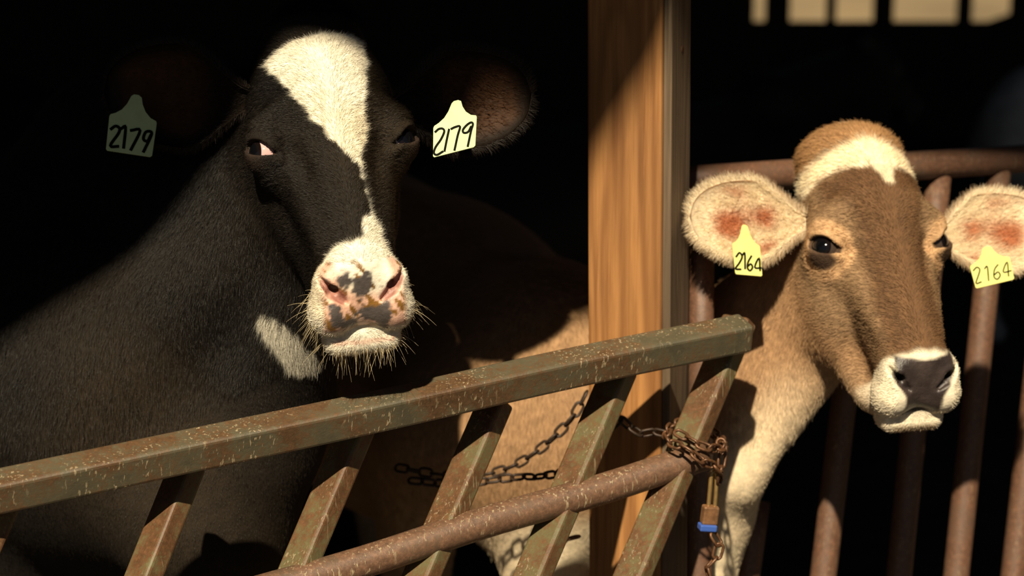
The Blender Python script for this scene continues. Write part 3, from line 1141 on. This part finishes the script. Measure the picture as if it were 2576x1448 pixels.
def coat_black(V, N):
    q = bB.local(V.astype(np.float32))
    nz = vnoise(q, 260, 3) * .0016 + vnoise(q, 90, 4) * .0022
    d = poly_dist(q[:, [0, 2]], BLAZE2) + nz
    d = np.where(q[:, 1] < -.13, 1, d)
    m = step(-d, -.0028, .0028)
    m = np.maximum(m, step(-q[:, 2] - .238 - .45 * np.clip(np.abs(q[:, 0]) - .022, 0, 1) + nz * 1.5 + .25 * np.clip(-q[:, 1] - .06, -.02, 1) * 0, -.003, .003) * (q[:, 1] > -.19) * (np.abs(q[:, 0]) < .12) * (q[:, 2] > -.46))
    m = np.maximum(m, step(-q[:, 2], .318, .328) * (q[:, 1] > -.19) * (np.abs(q[:, 0]) < .1) * (q[:, 2] > -.42))
    c = BLACK * (1 + .25 * vnoise(q, 18, 9)[:, None]) + w_(.010, .006, .002) * step(vnoise(q, 7, 12), -.2, 1)[:, None]
    # reddish sun-bleached hair on the neck
    wt = WHITE * (1 - .10 * step(vnoise(q, 30, 5), .2, 1.2)[:, None] * w_(.3, .8, 1.6))
    # bare skin of the nose
    pq = (q - PLC) @ PLM
    nose = step(pq[:, 2], .016, .026) * step(.048 - pq[:, 1], 0, .012) * step(pq[:, 1] + .062, 0, .008) * (1 - step(np.abs(q[:, 0]), .054, .064))
    rim = step(vnoise(q, 55, 6) + 1.3 * step(-pq[:, 1], -.01, .04) + .8 * step(np.abs(q[:, 0]), .03, .05), .3, 1.3) * nose
    wt = wt * (1 - rim[:, None] * .85) + PINK * rim[:, None] * .85
    mud = nose * step(vnoise(q, 210, 7) + .7 * vnoise(q, 95, 17) + .6 * step(-pq[:, 1], -.015, .02), .6, .85)
    wt = wt * (1 - mud[:, None]) + w_(.22, .105, .022) * mud[:, None]
    lips = step(.0055 - np.abs(q[:, 2] + .355 + (q[:, 1] + .10) * .4), 0, .004) * (q[:, 1] < -.085) * (np.abs(q[:, 0]) < .045)
    wt = wt * (1 - .6 * lips[:, None]) + PINK * .6 * lips[:, None]
    for p, r in SPOTS:
        s = step(r + nz * 2.2 - np.linalg.norm((q - p) * (1, .7, 1), axis=1), -.0025, .0025)
        wt = wt * (1 - s[:, None]) + GREY * s[:, None]
    c = c * (1 - m[:, None]) + wt * m[:, None]
    # pale patch under the throat; the chin's shadow edge is painted into its outline
    th = step(.013 - np.min([np.linalg.norm(V - t, axis=1) for t in TROAT], axis=0), 0, .006)
    c = c * (1 - th[:, None]) + WHITE * .62 * th[:, None]
    # nostril holes, lids
    for s in (-1, 1):
        dn = np.minimum(np.linalg.norm(q - planum(s * .050, .008, .030), axis=1), np.linalg.norm(q - planum(s * .036, -.008, .036), axis=1))
        k = step(.017 - dn, 0, .008) * m
        c = c * (1 - .8 * k[:, None]) + w_(.30, .10, .08) * .8 * k[:, None]
        de = np.linalg.norm(q - EYE * (s, 1, 1), axis=1)
        k = step(.036 - de, 0, .010)
        c = c * (1 - k[:, None]) + w_(.034, .020, .014) * k[:, None]
    coat_black.wet = nose * m
    return np.clip(c, .004, .95)


HB = hw((0, -.08, -.07))
axB = (axis(-2.3, -.0, HB[0] - .17, HB[0] + .16, .0032, .03), axis(2.3, 6.0, HB[1] - .24, HB[1] + .22, .0034, .03), axis(-.02, 1.95, HB[2] - .29, HB[2] + .30, .0032, .03))
print('grid', [len(a) for a in axB])
meB, VB, FB, NB, CB = body_mesh('cow_body', bB, axB, coat_black, M_COAT_B)
boB = link('body', meB, M_COAT_B, cowB)
print('black cow', len(VB), len(FB))
eyeballs(cowB, bB, M_EYE_B, {-1: (.95, .32), 1: (.50, .86)})


def fur_dir(q, V, N, b, dn):
    """lie of the coat: up and outwards on the face, back and down on neck and body"""
    up = b.M.astype(float) @ np.array([0, 0, 1.0])
    f = np.where((q[:, 2] > -.45)[:, None], up[None] * np.clip(.25 - q[:, 1:2] * 0, 0, 1), dn[None])
    side = (b.M.astype(float) @ np.array([1, 0, 0]))[None] * np.sign(q[:, 0])[:, None]
    d = f + side * .5 * np.abs(q[:, 0:1]) / .1 - (b.M.astype(float) @ np.array([0, 1, 0]))[None] * .35
    return d


def coat_fur(name, parent, b, V, F, N, C, n, furmat, region, length, lay=.45, rad=.00021, jit=.20, bright=(.5, .75)):
    w = region(V, N).astype(float)
    R_, RN, RC, f = sample(V, F, N, C, w, n)
    q = b.local(R_.astype(np.float32))
    head = (step(q[:, 1], -.20, -.15) * step(q[:, 2], -.45, -.40))[:, None]
    dn = np.array([.05, .1, -1.0])
    dh = fur_dir(q, R_, RN, b, dn)
    d = head * dh + (1 - head) * dn[None]
    d = d - RN * (d * RN).sum(1)[:, None]
    d /= np.linalg.norm(d, axis=1)[:, None] + 1e-9
    d = d + RN * lay + rng.normal(size=(n, 3)) * jit
    d /= np.linalg.norm(d, axis=1)[:, None]
    ln = length(q, R_) * (0.6 + .8 * rng.random(n))
    k = ln > .0008
    hair(name, parent, furmat, R_[k], d[k], ln[k], rad, RC[k] * (bright[0] + bright[1] * rng.random((k.sum(), 1))), bend=-RN[k] * .25)


def reg_black(V, N):
    view = CAMP - V
    dist = np.linalg.norm(view, axis=1)
    fc = (N * view).sum(1) / dist
    q = bB.local(V.astype(np.float32))
    pq = (q - PLC) @ PLM
    nose = (pq[:, 2] > .018) & (pq[:, 1] > -.060) & (pq[:, 1] < .040) & (np.abs(q[:, 0]) < .056)
    eye = np.min([np.linalg.norm(q - (EYE * (s, 1, 1) + np.array([s * .60, .80, -.05]) * .023), axis=1) for s in (-1, 1)], axis=0) < .0205
    return (fc > -.35) * (dist < 4.2) * (V[:, 2] > .55) * (~nose) * (~eye) * np.where(np.linalg.norm(q - (0, -.1, -.07), axis=1) < .4, 2.2, 1.0)


def len_black(q, V):
    L = np.where(q[:, 1] < -.2, .016, .0085)
    L = np.where(q[:, 2] < -.25, .0055, L)
    de = np.min([np.linalg.norm(q - EYE * (s, 1, 1), axis=1) for s in (-1, 1)], axis=0)
    return np.where(de < .040, .0032, L)


coat_fur('coat_hair', boB, bB, VB, FB, NB, CB, int(400000 * FUR), M_FUR_B, reg_black, len_black)

# forelock hanging over the top of the blaze
n = int(2600 * FUR)
rt = np.stack([rng.normal(.006, .030, n), -.050 + rng.normal(0, .018, n), np.full(n, .22)], 1)
p0 = bB.world(rt)
for _ in range(6):
    g = grad(bB, p0.astype(np.float32))
    p0 = p0 - g * bB.field(p0)[:, None]
df = (bB.M.astype(float) @ np.array([0.15, .80, .30]))[None] + rng.normal(size=(n, 3)) * .28
df /= np.linalg.norm(df, axis=1)[:, None]
bend = (bB.M.astype(float) @ np.array([0.05, .15, -.85]))[None].repeat(n, 0)
hair('forelock', boB, M_FUR_B, p0, df, .018 + .030 * rng.random(n), .0004, BLACK[None] * (.6 + 1.2 * rng.random((n, 1))), bend=bend, npt=6)

# chin whiskers and long muzzle bristles
wq = bB.local(VB)
wr = (wq[:, 2] < -.25) * (wq[:, 1] > -.19) * (np.abs(wq[:, 0]) < .11) * ((wq[:, 1] < -.125) | ((np.abs(wq[:, 0]) > .066) & (wq[:, 1] < -.085))) * 1.0 * (wq[:, 2] > -.45)
n = int(520 * FUR)
R_, RN, RC, f = sample(VB, FB, NB, CB, wr, n)
d = RN + np.array([0, -.1, -.55])[None] + rng.normal(size=(n, 3)) * .35
d /= np.linalg.norm(d, axis=1)[:, None]
hair('chin_whiskers', boB, M_FUR_B, R_, d, .006 + .032 * rng.random(n) ** 2.5, .00022, np.clip(np.array([.62, .50, .30])[None] * (.5 + .9 * rng.random((n, 1))), 0, .9), bend=np.array([0, 0, -.25])[None].repeat(n, 0), npt=5)

# ears and tags
def ear_dark(t, u, inner):
    c = w_(.013, .008, .005)[None] * np.ones((len(t), 1))
    w = step(t, .25, .5) * (1 - step(t, .85, .97)) * (1 - step(np.abs(u), .45, .85)) * inner
    c = c + w[:, None] * w_(.050, .019, .006)
    return c


ear(cowB, at(990, 270, 3.03), at(1336, 236, 3.07), at(1150, 640, 1.6) - at(1150, 280, 3.0), .150, .55, ear_dark, M_EAR_B, M_FUR_B, int(11000 * FUR), .012)
ear(cowB, at(628, 250, 3.02), at(262, 232, 3.14), at(500, 700, 1.6) - at(400, 280, 3.0), .16, .55, ear_dark, M_EAR_B, M_FUR_B, int(7000 * FUR), .010)


def tag_px(parent, blp, brp, tlp, d, dslope, strokes_px, mat, width, label):
    """corner pixels -> world corners; stroke pixels -> tag coordinates"""
    B_ = np.array([np.subtract(brp, blp), np.subtract(tlp, blp)], float).T
    st = []
    for s in strokes_px:
        pts = curve_pts(s, 4) if len(s) > 2 else [np.array(v, float) for v in s]
        uv = [np.linalg.solve(B_, np.asarray(p) - np.array(blp, float)) for p in pts]
        st.append([(u, v * .62) for u, v in uv])
    return ear_tag(parent, at(*blp, d), at(*brp, d + dslope), at(*tlp, d + .012), mat, M_INK, st, width, label=label)


def c8(x, y): return (1000 + x / 4.1375, 100 + y / 4.1375)


tag_px(cowB, (1087, 394), (1197, 366), (1090, 322), 2.955, .012,
       [[c8(392, 962), c8(430, 930), c8(470, 928), c8(485, 960), c8(450, 1040), c8(395, 1120), c8(378, 1180), c8(410, 1200), c8(470, 1165)],
        [c8(535, 935), c8(510, 1050), c8(488, 1160)],
        [c8(558, 930), c8(600, 910), c8(650, 905), c8(625, 1000), c8(592, 1150)],
        [c8(765, 905), c8(735, 960), c8(690, 970), c8(680, 940), c8(720, 890), c8(765, 862), c8(785, 880), c8(765, 950), c8(730, 1110)]],
       M_TAG_G, .0016, 'pale green ear tag handwritten 2179 on the sunlit ear')


def c3(x, y): return (x / 2.992, 200 + y / 2.992)


tag_px(cowB, (264, 374), (384, 392), (275, 292), 3.08, .012,
       [[c3(835, 375), c3(870, 352), c3(900, 370), c3(890, 410), c3(830, 500), c3(890, 505)],
        [c3(915, 370), c3(945, 360), c3(930, 515)],
        [c3(985, 385), c3(1055, 385), c3(985, 530)],
        [c3(1135, 420), c3(1110, 465), c3(1080, 450), c3(1095, 400), c3(1130, 392), c3(1140, 420), c3(1080, 545)]],
       M_TAG_G, .0024, 'shaded green ear tag printed 2179 in bold')

# ------------------------------------------------------------------ the brown cow
cowT = empty('cow', (-.1, 4.4, 0))
tag(cowT, 'tan brown cow with pale ears, white ringed dark nose and 2164 tags', 'cow')
bT = Body(head_frame(15, 41, 0.0), at(2236, 524, 3.25), 0.955)
build_head(bT, 'brown')
ht = bT.world
bT.add(s_cone(ht((0, -.15, .03)), at(1800, 930, 3.60), .075, .12), .05, 'w')
bT.add(s_cone(ht((0, -.19, -.06)), at(1800, 1060, 3.54), .06, .11), .05, 'w')
bT.add(s_cone(ht((0, -.20, -.075)), at(1850, 1200, 3.46), .035, .045), .04, 'w')
bT.add(s_cone(at(1850, 1180, 3.48), at(1765, 1440, 3.58), .045, .050), .05, 'w')
bT.add(s_cone(at(1765, 1440, 3.58), at(1655, 1640, 3.74), .050, .075), .05, 'w')
bT.add(s_cone(at(1800, 950, 3.63), at(1400, 1000, 3.77), .11, .235), .08, 'w')
bT.add(s_cone(at(1770, 1250, 3.60), at(1500, 1100, 3.71), .09, .22), .08, 'w')
bT.add(s_cone(at(1655, 1640, 3.74), w_(.06, 3.90, .72), .075, .16), .06, 'w')
bT.add(s_cone(at(1160, 1090, 3.68), at(1350, 1000, 3.74), .16, .20), .1, 'w')
TX, TR = w_(-.19, 4.16, .86), w_(-.52, 5.25, .93)
bT.add(s_cone(at(1400, 1040, 3.75), TX, .25, .33), .1, 'w')
bT.add(s_cone(TX, TR, .33, .26), .1, 'w')
for s in (-1, 1):
    f0 = w_(-.06, 3.45, 0) + (w_(.12, 0, 0) if s > 0 else w_(-.13, .28, 0))
    bT.add(s_cone(f0 + w_(0, .06, .78), f0 + w_(0, 0, .42), .10, .055), .06, 'w')
    bT.add(s_cone(f0 + w_(0, 0, .42), f0 + w_(0, -.01, .12), .048, .036), .03, 'w')
    bT.add(s_cone(f0 + w_(0, -.01, .12), f0 + w_(.02, -.04, .04), .04, .05), .03, 'w')
    r0 = TR * w_(1, 1, 0) + w_(.93, .35, 0) * .15 * s
    bT.add(s_cone(r0 + w_(0, 0, .85), r0 + w_(.06, -.1, .56), .17, .09), .08, 'w')
    bT.add(s_cone(r0 + w_(.06, -.1, .56), r0 + w_(-.05, .1, .45), .075, .048), .04, 'w')
    bT.add(s_cone(r0 + w_(-.05, .1, .45), r0 + w_(-.02, .06, .1), .045, .036), .03, 'w')
    bT.add(s_cone(r0 + w_(-.02, .06, .1), r0 + w_(0, .02, .04), .04, .05), .03, 'w')

TAN, FAWN, CREAM, BROWN, NOSE = w_(.40, .235, .12), w_(.46, .285, .150), w_(.92, .78, .55), w_(.130, .064, .028), w_(.050, .036, .033)


def coat_tan(V, N):
    q = bT.local(V.astype(np.float32))
    x, y, z = q.T
    ax = np.abs(x)
    nz = vnoise(q, 60, 23) * .006 + vnoise(q, 150, 24) * .003
    head = step(y, -.20, -.12) * step(z, -.46, -.40)
    def mixc(c, t, m):
        return c * (1 - m[:, None]) + t * m[:, None]
    body = TAN[None] * (1 + .10 * vnoise(V, 5, 30)[:, None]) * np.ones((len(V), 1))
    # pale underside of the neck and legs
    pale = step(.79 - V[:, 2], 0, .07) * step(V[:, 0] * 1.0, -.25, .1)
    dl = step(V[:, 0] - (.40 - .55 * (1.02 - V[:, 2])), -.02, .06) * step(1.12 - V[:, 2], 0, .2)
    body = mixc(body, CREAM * .93, np.clip(np.maximum(pale * .9, dl * .75), 0, 1) * (y < -.1))
    face = mixc(body, FAWN * .62, head)
    # brown mask of the face
    mk = step(.062 - ax + nz + .02 * step(z, -.02, .05), -.012, .018) * step(.098 - z + nz, -.012, .014) * step(z + .29, 0, .03)
    face = mixc(face, BROWN, mk * .9)
    mk2 = step(.10 - z + nz * 1.5 - .25 * np.abs(ax - .055), -.008, .012) * step(z - .028, 0, .02) * step(.10 - ax, 0, .015)
    face = mixc(face, BROWN, mk2 * .9)
    # cream band over the forehead, with a point running down
    cb = step(z - .084 + nz, -.006, .012) * step(.158 - z - .25 * ax + nz, -.004, .012) * step(.125 - ax, 0, .02)
    cb = np.maximum(cb, step(.010 + .35 * (z - .05) - np.abs(x - .012) + nz * .6, -.003, .006) * step(z - .035, 0, .02) * step(.14 - z, 0, .02) * .75)
    face = mixc(face, CREAM * 1.05, cb)
    pl = step(z - .150 + .25 * ax + nz, -.004, .014)
    face = mixc(face, w_(.42, .23, .10), pl * .95)
    sp = step(.018 - np.linalg.norm(q - (-.005, -.055, .205), axis=1), 0, .01)
    face = mixc(face, CREAM * .9, sp * .8)
    # pale eye rings
    for s in (-1, 1):
        de = np.linalg.norm((q - EYE * (s, 1, 1) + (0, 0, .004)) * (1, 1, .9), axis=1)
        face = mixc(face, FAWN * 1.35, step(.056 - de + nz * .5, 0, .012) * .85)
        face = mixc(face, w_(.07, .04, .025), step(.034 - de, 0, .005))
    # white muzzle with a dark nose
    mz = step(-z - .262 - .25 * np.clip(ax - .03, 0, 1) * -1 + nz * .5, -.004, .010) * (y > -.20) * (z > -.45)
    face = mixc(face, w_(.86, .76, .58), mz)
    pq = (q - PLC) @ PLM
    hw_ = .034 + .020 * step(pq[:, 1], -.035, .005)
    nose = step(pq[:, 2], .010, .018) * step(hw_ - ax + nz * .15, -.002, .004) * step(.036 + .15 * np.clip(ax - .01, 0, 1) - pq[:, 1] + nz * .2, -.002, .004) * step(pq[:, 1] + .066, 0, .006)
    face = mixc(face, NOSE * (1 + .3 * vnoise(q, 80, 40)[:, None]), nose)
    for s in (-1, 1):
        dn = np.min([np.linalg.norm(q - planum(s * u, v, .032), axis=1) for u, v in ((.050, .008), (.043, 0), (.034, -.009))], axis=0)
        face = mixc(face, w_(.012, .009, .009), step(.0105 - dn, 0, .006) * .8)
    coat_tan.wet = nose * head
    pk = step(.014 - np.linalg.norm(q - planum(-.045, -.042, .030), axis=1), 0, .008)
    face = mixc(face, w_(.62, .30, .20), pk * .8)
    lip = step(-y - .122, 0, .008) * step(.05 - ax, 0, .02) * (z < -.25)  # shade below the muzzle, painted brown onto the lower lip
    face = mixc(face, w_(.32, .19, .09), lip * .7 * mz)
    return np.clip(mixc(body, face, head), .004, .95)


HT = ht((0, -.08, -.07))
axT = (axis(-1.0, .95, HT[0] - .18, HT[0] + .17, .0036, .028), axis(2.6, 5.95, HT[1] - .24, HT[1] + .22, .0038, .028), axis(-.02, 1.7, HT[2] - .29, HT[2] + .30, .0036, .028))
meT, VT, FT, NTn, CT = body_mesh('brown_cow_body', bT, axT, coat_tan, M_COAT_T)
boT = link('body', meT, M_COAT_T, cowT)
print('brown cow', len(VT), len(FT))
eyeballs(cowT, bT, M_EYE_T, {-1: (.80, .60), 1: (.80, .60)})


def reg_tan(V, N):
    view = CAMP - V
    dist = np.linalg.norm(view, axis=1)
    fc = (N * view).sum(1) / dist
    q = bT.local(V.astype(np.float32))
    pq = (q - PLC) @ PLM
    nose = (pq[:, 2] > .014) & (pq[:, 1] > -.060) & (pq[:, 1] < .045) & (np.abs(q[:, 0]) < .050)
    eye = np.min([np.linalg.norm(q - (EYE * (s, 1, 1) + np.array([s * .60, .80, -.05]) * .023), axis=1) for s in (-1, 1)], axis=0) < .0205
    return (fc > -.35) * (dist < 4.6) * (V[:, 2] > .45) * (~nose) * (~eye) * np.where(np.linalg.norm(q - (0, -.1, -.07), axis=1) < .4, 2.2, 1.0)


def len_tan(q, V):
    L = np.where(q[:, 1] < -.2, .013, .0075)
    L = np.where(q[:, 2] > .09, .014, L)
    de = np.min([np.linalg.norm(q - EYE * (s, 1, 1), axis=1) for s in (-1, 1)], axis=0)
    L = np.where(de < .040, .003, L)
    return np.where(q[:, 2] < -.25, .005, L)


coat_fur('coat_hair', boT, bT, VT, FT, NTn, CT, int(230000 * FUR), M_FUR_T, reg_tan, len_tan, rad=.00027, bright=(.7, .55))


def ear_pale(t, u, inner):
    c = CREAM[None] * np.ones((len(t), 1))
    k = step(vnoise(np.stack([t * 5, u * 2, inner], 1), 2.2, 51), -.55, .5) * step(t, .18, .3) * (1 - step(t, .66, .84)) * (1 - step(np.abs(u), .5, .85)) * inner
    c = c * (1 - k[:, None]) + w_(.62, .24, .11) * k[:, None]
    back = (1 - inner)[:, None]
    return c * (1 - back) + w_(.40, .27, .16) * back


ear(cowT, at(2030, 560, 3.31), at(1735, 545, 3.28), at(1870, 640, 1.6) - at(1870, 560, 3.33) + np.array([-.2, 0, .7]), .140, .45, ear_pale, M_EAR_T, M_FUR_T, int(16000 * FUR), .013, .0003, 1.2)
ear(cowT, at(2352, 600, 3.34), at(2650, 565, 3.36), at(2480, 640, 1.6) - at(2480, 570, 3.33) + np.array([.1, 0, .7]), .140, .42, ear_pale, M_EAR_T, M_FUR_T, int(16000 * FUR), .013, .0003, 1.4)


def c7(x, y): return (1716 + x / 2.992, 300 + y / 2.992)


TAG_SLIM = [(0.02, 0.0), (0.05, -.02), (0.95, -.02), (1.0, .02), (1.0, .34), (.95, .42), (.80, .62), (.68, .82), (.62, 1.0), (.55, 1.06), (.45, 1.06), (.38, 1.0), (.32, .80), (.20, .60), (.05, .40), (0.0, .34)]
tag_px(cowT, (1848, 686), (1918, 692), (1842, 616), 3.225, .006,
       [[c7(405, 1035), c7(430, 1005), c7(450, 1035), c7(430, 1080), c7(400, 1125), c7(440, 1130)],
        [c7(455, 1020), c7(470, 1010), c7(472, 1125)],
        [c7(520, 1030), c7(495, 1075), c7(490, 1120), c7(510, 1140), c7(528, 1115), c7(515, 1090), c7(495, 1105)],
        [c7(585, 1140), c7(578, 1045), c7(545, 1115), c7(592, 1120)]],
       M_TAG_Y, .0016, 'yellow ear tag handwritten 2164 over the dark gap')
tag_px(cowT, (2452, 724), (2552, 700), (2440, 672), 3.28, .012,
       [[c7(2190, 1140), c7(2215, 1115), c7(2238, 1130), c7(2230, 1170), c7(2210, 1235), c7(2250, 1225)],
        [c7(2275, 1125), c7(2295, 1110), c7(2305, 1215)],
        [c7(2375, 1095), c7(2350, 1130), c7(2345, 1185), c7(2370, 1205), c7(2392, 1175), c7(2375, 1150), c7(2350, 1170)],
        [c7(2455, 1180), c7(2445, 1075), c7(2415, 1150), c7(2475, 1140)]],
       M_TAG_Y, .0011, 'yellow ear tag marked 2164 in thin figures')

# ------------------------------------------------------------------ cows far back in the shade
M_COAT_G = plain('grey_coat', (.42, .44, .46), .7, 0, .3, 6)


def far_cow(name_mat, loc, rz, sc, label):
    r = empty('cow', loc)
    r.rotation_euler = (0, 0, rz)
    r.scale = (sc, sc, sc)
    tag(r, label, 'cow')
    o = bpy.data.objects.new('body', meB)
    COL.objects.link(o)
    o.parent = r
    o.matrix_parent_inverse = Matrix.Translation((1.25, -4.6, 0))
    if name_mat:
        o.material_slots[0].link = 'OBJECT'
        o.material_slots[0].material = name_mat
    return r


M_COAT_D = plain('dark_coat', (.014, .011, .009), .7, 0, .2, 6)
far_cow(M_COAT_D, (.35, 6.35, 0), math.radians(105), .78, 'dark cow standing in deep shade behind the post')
far_cow(M_COAT_G, (2.75, 8.3, 0), math.radians(98), .82, 'dim grey cow far back in the barn beyond the pipe fence')
